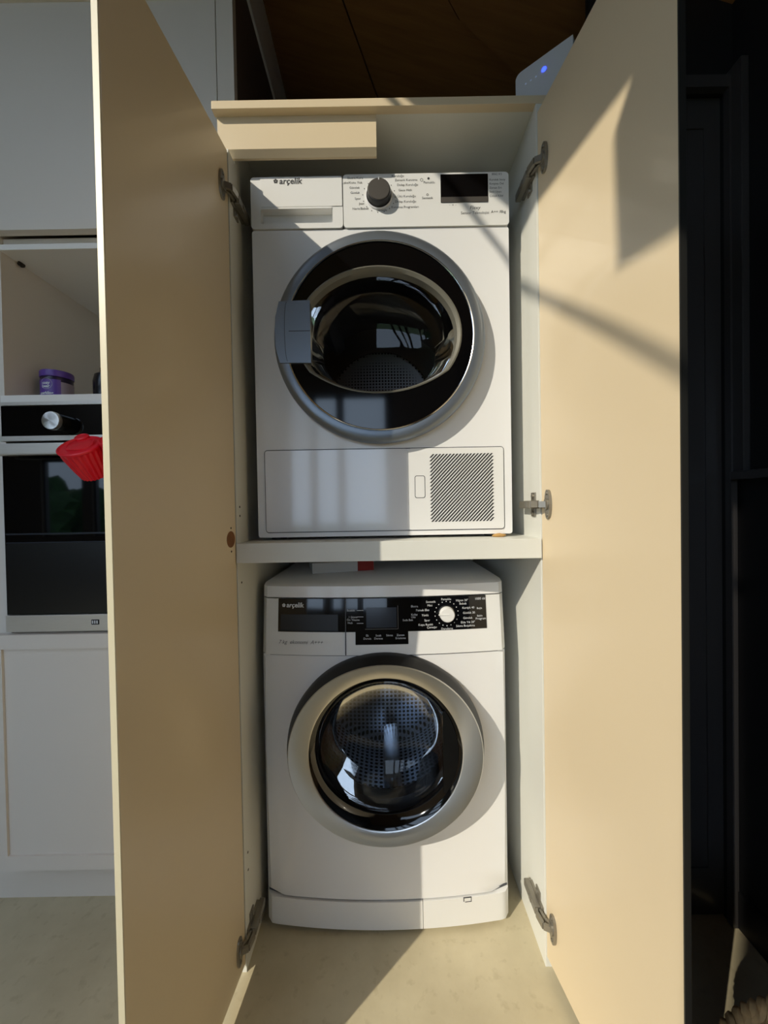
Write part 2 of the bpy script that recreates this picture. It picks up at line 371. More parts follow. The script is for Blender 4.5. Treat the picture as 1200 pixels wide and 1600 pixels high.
# empty hinge bore on the left door
def xdisc(bm, x, y, z, r, d, n=28): plate(bm, [[(y+r*math.cos(2*PI*k/n), z+r*math.sin(2*PI*k/n)) for k in range(n)]], x, x+d, axis='x')
b = new(); xdisc(b, 0, -.0225, .966, .0175, .0004); part('hinge_bore', b, 'raw_wood', dl, local=True, label='empty hinge hole showing bare board')
for dz in (-.026, .024):
    b = new(); xdisc(b, 0, -.021, .966+dz, .0022, .0005, 10); part('screw_hole', b, 'hole_dark', dl, local=True)
for (y, z) in ((.86, 1.015), (.86, 1.035), (.862, .865), (.862, .25), (.862, .21)):
    b = new(); xdisc(b, -.323, y, z, .0025, .0005, 10); part('screw_hole', b, 'hole_dark', cab)
def hinge(side, z):
    """concealed cup hinge: cup plate on the door, cranked arm, mounting plate with wings on the side panel"""
    s = side; px = .342 if s > 0 else -.323; dx = .3475 if s > 0 else -.3275
    b = new()
    # cup flange: long thin oval plate on the door face
    lp = [(.811+.0125*math.copysign(abs(math.cos(t))**.8, math.cos(t)), z+.031*math.sin(t)) for t in [2*PI*k/28 for k in range(28)]]
    plate(b, [lp], dx-s*.0035, dx+s*.002, axis='x')
    plate(b, [[(.811+.009*math.cos(2*PI*k/16), z+.012*math.sin(2*PI*k/16)) for k in range(16)]], dx-s*.007, dx, axis='x')
    for dz in (-.023, .023): plate(b, [[(.811+.003*math.cos(2*PI*k/10), z+dz+.003*math.sin(2*PI*k/10)) for k in range(10)]], dx-s*.0055, dx, axis='x')
    # crank out of the cup
    def bar(pts, hz):
        for (xa, ya), (xb, yb) in zip(pts, pts[1:]):
            d = Vector((xb-xa, yb-ya)).normalized(); n = Vector((-d.y, d.x))*.0028
            lo = [(xa+n.x, ya+n.y), (xb+n.x, yb+n.y), (xb-n.x, yb-n.y), (xa-n.x, ya-n.y)]
            plate(b, [lo], z-hz, z+hz, axis='z')
    bar([(dx-s*.004, .811), (dx-s*.018, .818), (px-s*.017, .842), (px-s*.013, .856)], .0065)
    bar([(dx-s*.003, .819), (dx-s*.010, .829), (px-s*.008, .848)], .0055)
    # arm
    box(b, px-s*.019, px-s*.006, .850, .918, z-.0085, z+.0085, bev=.002)
    box(b, px-s*.0205, px-s*.0185, .872, .884, z-.005, z+.005)
    # mounting plate and its two wings
    box(b, px-s*.006, px, .846, .912, z-.009, z+.009)
    box(b, px-s*.0035, px, .862, .884, z-.027, z+.027, bev=.001)
    for dz in (-.019, .019): xdisc(b, px-s*.0065, .873, z+dz, .0045, s*.004, 10)
    part('hinge', b, 'hinge_steel', cab)
for z in (1.752, 1.029, .117): hinge(1, z)
for z in (1.708, .080): hinge(-1, z)

# ------------------------------------------------------------------ tumble dryer
DX, DY, DZ = .003, .90, .955
dry = thing('tumble_dryer', (DX, DY+.3, DZ), 'white tumble dryer with dark round door standing on the white shelf', 'tumble dryer')
X0, X1, Z0, Z1 = -.295, .3005, .962, 1.797
CX, CZ = -.0025, 1.413
b = new(); plate(b, [rrect(X0, X1, Z0, 1.6745, .006), circ(CX, CZ-.008, .205)], DY, DY+.012)
for a in ((X0, X0+.006, DY+.010, 1.47, Z0, Z1-.004), (X1-.006, X1, DY+.010, 1.47, Z0, Z1-.004), (X0, X1, 1.464, 1.47, Z0, Z1-.004), (X0, X1, DY+.010, 1.47, Z1-.022, Z1-.004), (X0, X1, DY+.010, 1.47, Z0, Z0+.006)): box(b, *a)
part('body', b, 'enamel', dry)
# control fascia: drawer on the left, panel on the right
b = new(); plate(b, [rrect(-.0815, X1, 1.676, Z1, .008)], DY-.004, DY+.03); pf = part('control_panel', b, 'plastic_white', dry)
b = new(); plate(b, [rrect(X0, -.083, 1.676, Z1-.003, .008), rrect(-.273, -.107, 1.688, 1.721, .003)], DY-.004, DY+.028)
box(b, -.274, -.106, DY+.016, DY+.020, 1.687, 1.722)
box(b, -.272, -.108, DY-.006, DY+.004, 1.7195, 1.7235, bev=.001)
pd = part('water_drawer', b, 'plastic_white', dry)
b = new(); plate(b, [rrect(-.272, -.084, 1.725, 1.7925, .002, 2)], DY-.0055, DY-.0035); part('drawer_plate', b, 'plastic_white', pd)
b = new(); text_into(b, 'arçelik', -.228, DY-.0059, 1.7765, .0195, bold=.0004, shear=.12); flower(b, -.236, DY-.0060, 1.783, .0052)
part('brand_lettering', b, 'ink', pd, label='small dark arçelik lettering')
b = new(); plate(b, [rrect(.1435, .2525, 1.7285, 1.7925, .001, 2)], DY-.0052, DY-.0035); ds = part('display', b, 'black_display', dry)
b = new(); plate(b, [rrect(.1445, .2520, 1.7285, 1.7405, .001, 2)], DY-.0056, DY-.0045); part('display_button_strip', b, 'knob_grey', ds)
KX, KZ = .001, 1.7465
b = new(); lathe(b, KX, KZ, [(.0315, DY-.003), (.0315, DY-.006), (.029, DY-.008)], 48); part('knob_bezel', b, 'enamel_gloss', dry, True)
b = new(); lathe(b, KX, KZ, [(.0275, DY-.004), (.0265, DY-.021), (.0255, DY-.0235), (.0235, DY-.024)], 48)
kn = part('program_knob', b, 'black_plastic', dry, True)
b = new(); lathe(b, KX, KZ, [(.0243, DY-.0238), (.0236, DY-.0252), (.0, DY-.0254)], 48); part('knob_cap', b, 'knob_grey', kn, True)
b = new(); box(b, KX-.001, KX+.001, DY-.0258, DY-.017, KZ+.0195, KZ+.0262); part('knob_pointer', b, 'ink_white', kn)
b = new(); ty = DY-.0044
for s, x, z, a in (('Ekstra Kuru', -.035, 1.786, 'RIGHT'), ('Leke/Koku Yok', -.037, 1.7755, 'RIGHT'), ('Gömlek', -.043, 1.764, 'RIGHT'), ('Günlük', -.043, 1.7525, 'RIGHT'), ('Spor', -.041, 1.739, 'RIGHT'), ('Jean', -.033, 1.7275, 'RIGHT'), ('Narin/Bebek', -.023, 1.716, 'RIGHT'), ('Sentetik', .007, 1.7115, 'CENTER'),
                   ('Kuruluğu', .031, 1.789, 'LEFT'), ('Zamanlı Kurutma', .038, 1.7795, 'LEFT'), ('Dolap Kuruluğu', .043, 1.7685, 'LEFT'), ('Gece Hızlı', .046, 1.7565, 'LEFT'), ('Ütü Kuruluğu', .044, 1.7425, 'LEFT'), ('Dolap Kuruluğu', .038, 1.7305, 'LEFT'), ('Kurutma Programları', .029, 1.718, 'LEFT')):
    text_into(b, s, x, ty, z, .0074, a)
for s, x, z in (('Pamuklu', .104, 1.773), ('Sentetik', .100, 1.7375)): text_into(b, s, x, ty, z, .0078)
for k in range(16):
    t = math.radians(22.5*k+5); plate(b, [circ(KX+.0375*math.sin(t), KZ+.0375*math.cos(t), .0011, 8)], ty, ty+.0003)
plate(b, [circ(.100, 1.7815, .0035, 16), circ(.100, 1.7815, .0028, 16)], ty, ty+.0003); plate(b, [circ(.116, 1.7845, .0028, 12)], ty, ty+.0003); plate(b, [circ(.113, 1.7475, .0026, 12), circ(.113, 1.7475, .0018, 12)], ty, ty+.0003)
part('program_lettering', b, 'ink', pf, kind='stuff')
b = new()
for k, s in enumerate(('Kuruluk Seviyesi', 'Kırışma Önleme', 'Zaman Erteleme', 'Sesli Uyarı', 'Çocuk Kilidi')): text_into(b, s[:13-k % 3*2], .256, ty, 1.777-.0092*k, .0066)
text_into(b, '8062 KS', .262, ty, 1.7895, .0068)
text_into(b, 'Flexy', .222, ty, 1.7125, .0115, 'CENTER', shear=.2); text_into(b, 'Sensor Teknolojisi', .222, ty, 1.7015, .0088, 'CENTER')
text_into(b, 'A++', .259, ty, 1.7030, .0090); text_into(b, '/8kg', .278, ty, 1.7030, .0090); text_into(b, '-  o  -', .163, ty, 1.7215, .007)
part('panel_lettering', b, 'ink', pf, kind='stuff')
# round door
FR = DY-.036
b = new(); lathe(b, CX, CZ, [(.212, DY+.004), (.226, DY-.002), (.2365, DY-.010), (.2395, DY-.018), (.2385, DY-.027), (.234, FR+.003), (.227, FR-.001), (.2125, FR), (.210, FR+.004), (.210, FR+.020)], 96)
dd = part('door', b, 'ring_silver', dry, True, label='round door with silver grey ring and black glass')
b = new(); lathe(b, CX, CZ, [(.2115, FR-.0008), (.2100, FR-.0015), (.2085, FR-.0006)], 96); part('ring_trim', b, 'chrome_line', dd, True)
# window outline: circle with a shallow arc for its lower edge
WZ, WA, WB = 1.417, .186, .152
def window_loop(sc=1, dz=0, n=56):
    a0 = math.radians(-33); out = []
    for k in range(n+1):
        t = a0+(PI-2*a0)*k/n; out.append((-.005+sc*WA*math.cos(t), WZ+dz+sc*WB*math.sin(t)))
    xl, xr = out[-1], out[0]
    for k in range(1, 24):
        u = k/24; x = xl[0]+(xr[0]-xl[0])*u
        out.append((x, xl[1]-sc*.049*(1-abs(2*u-1)**2.2)))
    return out
b = new(); plate(b, [circ(CX, CZ, .2115, 96), window_loop(1.0)], FR+.002, FR+.006); part('door_glass', b, 'black_gloss', dd, label='black glass surround')
# sloping rim of the window, then the clear bowl
def loft(bm, lps):
    rings = [[bm.verts.new((u, y, v)) for u, v in lp] for lp, y in lps]
    for a, c in zip(rings, rings[1:]):
        n = len(a)
        for k in range(n): bm.faces.new((a[k], a[(k+1) % n], c[(k+1) % n], c[k]))
    return rings
b = new(); loft(b, [(window_loop(1.003), FR+.0015), (window_loop(.985), FR+.0005), (window_loop(.95, -.001), FR+.006), (window_loop(.93, -.002), FR+.022)])
part('window_rim', b, 'window_rim', dd, True)
b = new(); rg = loft(b, [(window_loop(.95), FR+.010), (window_loop(.90, -.004), FR+.05), (window_loop(.74, -.012), FR+.085), (window_loop(.40, -.02), FR+.10), (window_loop(.05, -.02), FR+.103)]); b.faces.new(rg[-1])
part('window_bowl', b, 'glass_smoke', dd, True)
# handle plate across the ring
b = new(); plate(b, [[(-.157, 1.3535), (-.157, 1.4925), (-.226, 1.4905), (-.2345, 1.456), (-.2365, 1.42), (-.2345, 1.387), (-.226, 1.3545)]], FR-.0035, FR+.014)
ha = part('door_handle', b, 'ring_silver', dd, label='silver grey handle plate')
b = new(); box(b, -.205, -.1575, FR-.0040, FR-.003, 1.4235, 1.4252); part('handle_groove', b, 'groove', ha)
b = new(); tube(b, [(-.2085-.006*math.cos(t), FR-.0034, 1.423+.0655*math.sin(t)) for t in [(-1+k/8)*PI/2 for k in range(17)]], .0006, 6); part('handle_seam', b, 'groove', ha)
# drum
b = new(); lathe(b, CX, CZ-.008, [(.205, DY+.008), (.200, DY+.04), (.205, DY+.06), (.262, DY+.075), (.268, DY+.12), (.268, DY+.44), (.255, DY+.47), (.19, DY+.485), (.176, DY+.480)], 72)
dm = part('drum', b, 'drum_dark', dry, True)
b = new(); lathe(b, CX, CZ-.008, [(.178, DY+.478), (.172, DY+.474), (.165, DY+.478), (0, DY+.470)], 64); part('drum_back', b, 'drum_back_perf', dm, True)
for k in range(3):
    t = math.radians(250+120*k); b = new(); box(b, -.022, .022, DY+.10, DY+.44, -.03, .035, bev=.012)
    bmesh.ops.transform(b, matrix=Matrix.Translation((CX, 0, CZ-.008)) @ Matrix.Rotation(-t-PI/2, 4, 'Y') @ Matrix.Translation((0, 0, -.243)), verts=b.verts)
    part('drum_paddle', b, 'drum_dark', dm, True)
b = new(); box(b, CX+.008, CX+.022, DY+.466, DY+.474, CZ-.15, CZ-.05, bev=.003); part('drum_rib', b, 'drum_dark', dm)
# lower service panel
b = new(); plate(b, [rrect(-.2775, .2825, .9725, 1.1665, .008), rrect(-.2755, .2805, .9745, 1.1645, .007)], DY-.0008, DY+.001); part('panel_gap', b, 'groove', dry)
b = new(); plate(b, [rrect(-.2755, .0575, .9745, 1.1645, .006)], DY-.0025, DY+.002); part('condenser_flap', b, 'enamel_gloss', dry)
b = new(); plate(b, [rrect(.0588, .2805, .9745, 1.1645, .006)], DY-.0030, DY+.002); vg = part('vent_panel', b, 'plastic_white', dry)
b = new(); plate(b, [rrect(.0728, .0972, 1.0485, 1.1010, .005), rrect(.0742, .0958, 1.0499, 1.0996, .004)], DY-.0034, DY-.002); part('latch_outline', b, 'groove', vg)
b = new(); plate(b, [rrect(.0742, .0958, 1.0499, 1.0996, .004)], DY-.0036, DY-.002); part('latch', b, 'plastic_white', vg)
b = new(); vx0, vx1, vz0, vz1 = .1100, .2560, .9925, 1.1505
k = 0; step = .0080; w = .0021
c = vx0-(vz1-vz0)*.95
while c < vx1:
    # slot centre line: x = c + .95*(z - vz0), clipped to the grille
    za = max(vz0, vz0+(vx0-c)/.95); zb = min(vz1, vz0+(vx1-c)/.95)
    if zb-za > .003:
        xa, xb = c+.95*(za-vz0), c+.95*(zb-vz0)
        plate(b, [[(xa-w, za), (xa+w, za), (xb+w, zb), (xb-w, zb)]], DY-.0034, DY-.0026)
    c += step
part('vent_slots', b, 'rubber', vg, label='grille of narrow diagonal slots', kind='stuff')
for x in (-.26, .265):
    b = new(); lathe(b, 0, 0, [(.018, 0), (.018, .010)], 20)
    bmesh.ops.transform(b, matrix=Matrix.Translation((x, DY+.05, .9545)) @ Matrix.Rotation(PI/2, 4, 'X'), verts=b.verts); part('foot', b, 'black_plastic', dry)
b = new(); bmesh.ops.create_icosphere(b, subdivisions=2, radius=1)
for v in b.verts: v.co = Vector((.268+v.co.x*.017+random.uniform(-.002, .002), .896+v.co.y*.012, .9585+v.co.z*.0045+random.uniform(-.0008, .0008)))
tag(part('foam_scrap', b, 'foam'), 'crumbled tan scrap of foam wedged under the dryer', 'scrap')

# ------------------------------------------------------------------ washing machine (bowed front)
WX, WY = -.006, .913
was = thing('washing_machine', (WX, WY+.3, 0), 'white washing machine with chrome ringed door standing on the floor', 'washing machine')
wx0, wx1 = -.306, .294
TL = .017   # lean of the control fascia
def bow(u, v=0): return .022*((u-WX)/.30)**2
def bowed(x0, x1, z0, z1, y0, y1, n=20, tilt=0, er=0):
    """panel following the bowed front; tilt leans its top back; er rounds its outer vertical edges"""
    b = new(); cols = []
    for i in range(n+1):
        x = x0+(x1-x0)*i/n
        e = 0
        if er:
            d = min(x-wx0, wx1-x)
            if d < er: e = er-math.sqrt(max(0, er*er-(er-d)**2))
        yb = WY+bow(x)+e
        t0 = TL*(z0-.6765)/.132 if tilt else 0; t1 = TL*(z1-.6765)/.132 if tilt else 0
        cols.append([b.verts.new((x, yb+y0+t0, z0)), b.verts.new((x, yb+y0+t1, z1)), b.verts.new((x, yb+y1+t1, z1)), b.verts.new((x, yb+y1+t0, z0))])
    for a, c in zip(cols, cols[1:]):
        for k in range(4): b.faces.new((a[k], c[k], c[(k+1) % 4], a[(k+1) % 4]))
    b.faces.new(cols[0]); b.faces.new(cols[-1][::-1])
    return b
DCX, DCZ = -.006, .462
# body: bowed front sheet with a round opening, sides, back
n = 40
b = new()
xs = [wx0+(wx1-wx0)*i/n for i in range(n+1)]
lp = [(x, .082) for x in xs]+[(x, .674) for x in reversed(xs)]
hole_r = .205
# grid sheet with the opening cut out: radial strips from the hole to the rectangle outline
seg = 96
inner = []; outr = []
for k in range(seg):
    t = 2*PI*k/seg; c, s = math.cos(t), math.sin(t)
    inner.append((DCX+hole_r*c, DCZ+hole_r*s))
    tx = ((wx1-DCX) if c > 0 else (wx0-DCX))/c if abs(c) > 1e-6 else 1e9
    tz = ((.674-DCZ) if s > 0 else (.082-DCZ))/s if abs(s) > 1e-6 else 1e9
    q = min(tx, tz); outr.append((DCX+q*c, DCZ+q*s))
corner = [(wx1, .674), (wx0, .674), (wx0, .082), (wx1, .082)]
for cxy in corner:
    j = min(range(seg), key=lambda i: (outr[i][0]-cxy[0])**2+(outr[i][1]-cxy[1])**2); outr[j] = cxy
def wy(x):
    d = min(x-wx0, wx1-x); er = .016
    e = er-math.sqrt(max(0, er*er-(er-d)**2)) if d < er else 0
    return WY+bow(x)+e
rows = []
for f in (0, .25, .5, .75, .93, 1):
    rows.append([b.verts.new((i_[0]+(o_[0]-i_[0])*f, wy(i_[0]+(o_[0]-i_[0])*f), i_[1]+(o_[1]-i_[1])*f)) for i_, o_ in zip(inner, outr)])
for a, c in zip(rows, rows[1:]):
    for k in range(seg): b.faces.new((a[k], a[(k+1) % seg], c[(k+1) % seg], c[k]))
yb = wy(wx0)-.001
for a in ((wx0, wx0+.006, yb, 1.48, .05, .676), (wx1-.006, wx1, yb, 1.48, .05, .676), (wx0, wx0+.006, yb+.022, 1.48, .67, .812), (wx1-.006, wx1, yb+.022, 1.48, .67, .812), (wx0, wx1, 1.474, 1.48, .05, .812), (wx0, wx1, yb, 1.48, .05, .056)): box(b, *a)
part('body', b, 'enamel', was, True)
part('fascia_gap', bowed(wx0+.002, wx1-.002, .670, .678, .004, .01, er=.016), 'groove', was)
fas = part('fascia', bowed(wx0, wx1, .6765, .8085, -.004, .03, 48, .004, .018), 'plastic_white', was, True)
part('lid_gap', bowed(wx0+.003, wx1-.003, .806, .814, .004, .02, tilt=1, er=.016), 'groove', was)
# lid: bowed front edge with a bevelled top
b = bowed(wx0+.001, wx1-.001, .8115, .838, -.004, .03, 48, .003, .02)
part('lid_front', b, 'enamel', was, True)
b = new(); cols = []
for i in range(41):
    x = wx0+.002+(wx1-wx0-.004)*i/40; cols.append((b.verts.new((x, wy(x)+TL*1.15, .838)), b.verts.new((x, wy(x)+TL+.016, .8435)), b.verts.new((x, 1.48, .8435)), b.verts.new((x, 1.48, .812))))
for a, c in zip(cols, cols[1:]):
    for k in range(3): b.faces.new((a[k], c[k], c[k+1], a[k+1]))
part('lid', b, 'enamel', was, True)
ft = lambda u, v: bow(u)+TL*(v-.6765)/.132
# black control panel with its lower tab
def dense(pts, d=.02):
    out = []
    for (a, c) in zip(pts, pts[1:]+pts[:1]):
        m_ = max(1, int(math.hypot(c[0]-a[0], c[1]-a[1])/d))
        out += [(a[0]+(c[0]-a[0])*i/m_, a[1]+(c[1]-a[1])*i/m_) for i in range(m_)]
    return out
YP = WY-.0046
bp_left = part('panel_strip', bowed(-.263, -.0975, .7305, .8085, -.0052, -.0005, 12, .004), 'black_gloss', was, label='glossy black front of the detergent drawer')
cp = part('control_panel', bowed(-.0965, .2455, .7305, .8085, -.0052, -.0005, 24, .004), 'black_gloss', was, label='glossy black control panel')
b = bowed(-.0735, .0530, .7010, .7310, -.0050, -.0005, 10, .0009); part('button_tab', b, 'black_gloss', cp)
b = bowed(-.0982, -.0958, .6775, .8085, -.0054, -.003, 2, .004); part('drawer_seam', b, 'groove', was)
b = bowed(-.257, -.1155, .7345, .7715, -.0056, -.004, 10, .001); part('drawer_recess', b, 'black_plastic', bp_left)
b = bowed(-.256, -.1145, .7330, .7345, -.0066, -.004, 10, .001); part('drawer_lip', b, 'screen_grey', bp_left)
b = bowed(-.047, .026, .740, .787, -.0060, -.004, 6, .0013); part('display', b, 'screen_grey', cp)
b = new()
for x0, x1, z0, z1 in ((-.050, .029, .7365, .7375), (.0285, .0295, .737, .791)): plate(b, [[(x0, z0), (x1, z0), (x1, z1), (x0, z1)]], YP-.0014, YP, fy=ft)
part('display_edge', b, 'ink_light', cp)
b = new(); text_into(b, 'arçelik', -.2425, YP-.0014, .7885, .0160, bold=.0004, shear=.12, fy=ft); flower(b, -.2490, YP-.0014, .7930, .0046, fy=ft)
part('brand_lettering', b, 'ink_white', bp_left, label='small white arçelik lettering')
b = new(); text_into(b, '7 kg  ekonomi  A+++', -.262, WY-.0049, .7025, .0125, shear=.3, fy=ft); part('capacity_lettering', b, 'ink_light', fas)
b = new(); yl = YP-.0014
WKX, WKZ = .147, .769
for s, x, z, a in (('Pamuklu', .147, .8025, 'CENTER'), ('Sentetik', .121, .7975, 'RIGHT'), ('Mini', .113, .789, 'RIGHT'), ('Pamuk Eko', .105, .7785, 'RIGHT'), ('Yünlü', .103, .7665, 'RIGHT'), ('Spor', .106, .7545, 'RIGHT'), ('Koyu Renkli', .113, .7445, 'RIGHT'), ('Çamaşır', .123, .738, 'RIGHT'), ('Durulama', .147, .7335, 'CENTER'),
                   ('Hijyen 20°', .171, .7985, 'LEFT'), ('Bebek', .179, .7905, 'LEFT'), ('Karışık 40', .186, .7805, 'LEFT'), ('Günlük 30', .187, .7685, 'LEFT'), ('Gömlek', .187, .7565, 'LEFT'), ('Elde Yık 20°', .181, .7465, 'LEFT'), ('Sıkma Boşaltma', .169, .7385, 'LEFT')):
    text_into(b, s, x, yl, z-.002, .0072, a, fy=ft)
for k in range(18):
    t = math.radians(20*k); plate(b, [circ(WKX+.0285*math.sin(t), WKZ+.0285*math.cos(t), .0012, 8)], yl, yl+.0004, fy=ft)
text_into(b, '1000 dd', .218, yl, .7985, .008, fy=ft); text_into(b, 'Başla', .222, yl, .7765, .0062, fy=ft); text_into(b, 'Bekle', .222, yl, .7585, .0062, fy=ft); text_into(b, 'Program', .218, yl, .7515, .0075, fy=ft)
for s, x, z in (('Sıcaklık', -.094, .779), ('1 Sıkma', -.090, .7635), ('Ön Yıkama', -.094, .757), ('Hızlı', -.092, .750), ('Ekstra', .061, .786), ('Kolay', .061, .767), ('Ütü', .061, .761), ('Suda Bek', .040, .7545)): text_into(b, s, x, yl, z, .0068, fy=ft)
for z in (.7805, .7655, .7505): plate(b, [[(-.070, z), (-.054, z), (-.054, z+.001), (-.070, z+.001)]], yl, yl+.0003, fy=ft)
for k, (s1, s2) in enumerate((('Ek', 'Durula'), ('Sıcak', 'Derece'), ('Sıkma', ''), ('Zaman', 'Erteleme'))):
    text_into(b, s1, -.045+.0265*k, yl-.0005, .7205, .0068, 'CENTER', fy=ft); text_into(b, s2, -.045+.0265*k, yl-.0005, .7135, .0068, 'CENTER', fy=ft)
part('panel_lettering', b, 'ink_white', cp, kind='stuff')
# program dial
yk = WY+ft(WKX, WKZ)-.004
b = new(); lathe(b, WKX, WKZ, [(.0205, yk), (.0205, yk-.003), (.018, yk-.004)], 40); part('dial_ring', b, 'black_plastic', was, True)
b = new(); lathe(b, WKX, WKZ, [(.0182, yk), (.0175, yk-.016), (.0160, yk-.018), (0, yk-.0185)], 40); wk = part('program_dial', b, 'plastic_white', was, True)
b = new(); box(b, WKX-.0215, WKX+.004, yk-.0195, yk-.0165, WKZ+.0002, WKZ+.0024, bev=.0006); part('dial_pointer', b, 'plastic_white', wk)
# door
WF = WY-.048
b = new(); lathe(b, DCX, DCZ, [(.212, WY+.020), (.231, WY+.006), (.2335, WY-.008), (.2310, WY-.022), (.2280, WY-.030), (.2245, WF+.004), (.2235, WF+.0015)], 96, zs=[.96, .955, .95, .945, .94, .935, .935])
wdr = part('door', b, 'black_plastic', was, True, label='round door with wide chrome ring')
b = new(); lathe(b, DCX, DCZ, [(.2237, WF+.0030), (.2230, WF-.0004), (.2215, WF-.0018), (.179, WF+.003), (.1765, WF+.0048), (.1762, WF+.012)], 96, zs=[.935, .935, .936, 1, 1, 1]); part('chrome_ring', b, 'spun_steel', wdr, True)
b = new(); lathe(b, DCX, DCZ, [(.1775, WF+.006), (.1690, WF+.011), (.1600, WF+.020), (.1540, WF+.034)], 80); part('inner_ring', b, 'black_gloss', wdr, True)
# black grip pocket closing the right side of the window
lp = [(DCX+.1325, DCZ-.095)]+[(DCX+.168*math.cos(t), DCZ+.168*math.sin(t)) for t in [math.radians(-34+68*k/16) for k in range(17)]]+[(DCX+.1325, DCZ+.095)]
b = new(); plate(b, [lp], WF+.0105, WF+.020); part('door_grip', b, 'black_gloss', wdr)
b = new(); lathe(b, DCX, DCZ, [(.158, WF+.030), (.150, WF+.055), (.142, WF+.095), (.128, WF+.125), (.095, WF+.142), (.05, WF+.149), (0, WF+.151)], 72); part('window_bowl', b, 'glass_clear', wdr, True)
b = new(); lathe(b, DCX, DCZ, [(.206, WY+.010), (.196, WY+.035), (.172, WY+.050), (.168, WY+.075), (.180, WY+.095)], 72); part('door_gasket', b, 'rubber', was, True)
# drum with punched steel wall
b = new(); prof = [(.178, WY+.095), (.235, WY+.105), (.240, WY+.13), (.240, WY+.40), (.225, WY+.425), (.12, WY+.415), (0, WY+.41)]
lathe(b, DCX, DCZ, prof, 72)
b.faces.ensure_lookup_table(); uv = b.loops.layers.uv.new('UVMap')
for f in b.faces:
    angs = [math.atan2(l.vert.co.z-DCZ, l.vert.co.x-DCX) for l in f.loops]
    wrap = max(angs)-min(angs) > PI
    ys = [l.vert.co.y for l in f.loops]; flat = max(ys)-min(ys) < .03
    for l, a in zip(f.loops, angs):
        if wrap and a < 0: a += 2*PI
        rr = math.hypot(l.vert.co.x-DCX, l.vert.co.z-DCZ)
        if flat: l[uv].uv = ((l.vert.co.x)*70, (l.vert.co.z)*70)
        else: l[uv].uv = (a*96/(2*PI), l.vert.co.y*62)
wdm = part('drum', b, 'drum_steel_perf', was, True)
for k in range(3):
    t = math.radians(35+120*k); b = new(); box(b, -.025, .025, WY+.13, WY+.40, -.02, .045, bev=.014)
    bmesh.ops.transform(b, matrix=Matrix.Translation((DCX, 0, DCZ)) @ Matrix.Rotation(-t-PI/2, 4, 'Y') @ Matrix.Translation((0, 0, -.222)), verts=b.verts)
    part('drum_paddle', b, 'chrome', wdm, True)
# kick plate
part('kick_gap', bowed(wx0+.003, wx1-.003, .076, .084, .006, .014, er=.016), 'groove', was)
b = bowed(wx0+.001, .0765, .012, .0790, -.004, .02, 30, er=.02); kp = part('kick_plate', b, 'plastic_white', was, True)
b = bowed(.0778, wx1-.001, .012, .0790, -.004, .02, 20, er=.02); kf = part('filter_flap', b, 'plastic_white', was, True)
b = new(); plate(b, [[(.176, .0795), (.196, .0795), (.196, .068), (.180, .068), (.180, .0695), (.1945, .0695), (.1945, .078), (.178, .078), (.178, .070), (.176, .070)]], WY-.0046, WY-.003, fy=bow); part('flap_catch', b, 'groove', kf)
for x in (-.27, .26):
    b = new(); lathe(b, 0, 0, [(.02, 0), (.02, .055), (0, .055)], 20)
    bmesh.ops.transform(b, matrix=Matrix.Translation((x, 1.0, .055)) @ Matrix.Rotation(-PI/2, 4, 'X'), verts=b.verts); part('foot', b, 'black_plastic', was)
# thin box lying on the washing machine
bx = thing('carton', (-.11, 1.15, .8435), 'flat grey carton with red end lying on top of the washing machine', 'carton')
a = math.radians(14); MB = Matrix.Translation((-.205, 1.08, .8438)) @ Matrix.Rotation(a, 4, 'Z')
b = new(); box(b, 0, .130, 0, .16, 0, .030, bev=.0015); bmesh.ops.transform(b, matrix=MB, verts=b.verts); part('sleeve', b, 'card_grey', bx)
b = new(); box(b, .1305, .178, .001, .159, .001, .029, bev=.0015); bmesh.ops.transform(b, matrix=MB, verts=b.verts); part('end_flap', b, 'card_red', bx, label='red end')

# ------------------------------------------------------------------ kitchen tall unit on the left
KY = .96
ku = thing('tall_oven_unit', (-.7, 1.25, 0), 'off-white tall kitchen unit with open niche and built-in oven', 'kitchen unit')
part('side_panel', box_(-1.004, -.960, KY+.021, 1.60, .128, 2.42, bev=.001), 'kitchen', ku)
part('side_panel', box_(-.410, -.392, KY+.021, 1.60, .128, 2.42, bev=.001), 'kitchen', ku)
part('back_panel', box_(-.96, -.41, 1.57, 1.59, .10, 2.42), 'kitchen', ku)
part('end_filler', box_(-.3915, -.350, KY-.001, .980, .128, 2.60, bev=.001), 'kitchen', ku)
part('niche_top', box_(-.962, -.408, KY+.018, 1.57, 1.694, 1.708, bev=.001), 'kitchen_edge', ku)
part('niche_rail', box_(-.962, -.408, KY+.03, 1.57, 1.708, 1.729), 'kitchen', ku)
part('niche_shelf', box_(-.962, -.408, KY+.012, 1.57, 1.3085, 1.327, bev=.001), 'kitchen_edge', ku)
part('oven_base_shelf', box_(-.962, -.408, KY+.024, 1.57, .70, .727), 'kitchen', ku)
part('plinth', box_(-1.25, -.348, 1.015, 1.03, 0, .1275), 'kitchen', ku)
def shaker(x0, x1, z0, z1, fw):
    d = part('door', box_(x0, x1, KY+.004, KY+.020, z0, z1, bev=.001), 'kitchen', ku)
    b = new(); plate(b, [[(x0, z0), (x1, z0), (x1, z1), (x0, z1)], [(x0+fw, z0+fw), (x1-fw, z0+fw), (x1-fw, z1-fw), (x0+fw, z1-fw)]], KY-.002, KY+.0045)
    part('door_frame', b, 'kitchen', d)
    return d
shaker(-1.002, -.393, .126, .724, .036)
shaker(-1.002, -.393, 1.729, 2.315, .028)
shaker(-1.002, -.393, 2.320, 2.60, .028)
b = new(); lathe(b, 0, 0, [(.004, 0), (.004, .006), (.009, .007), (.009, .011), (0, .012)], 14)
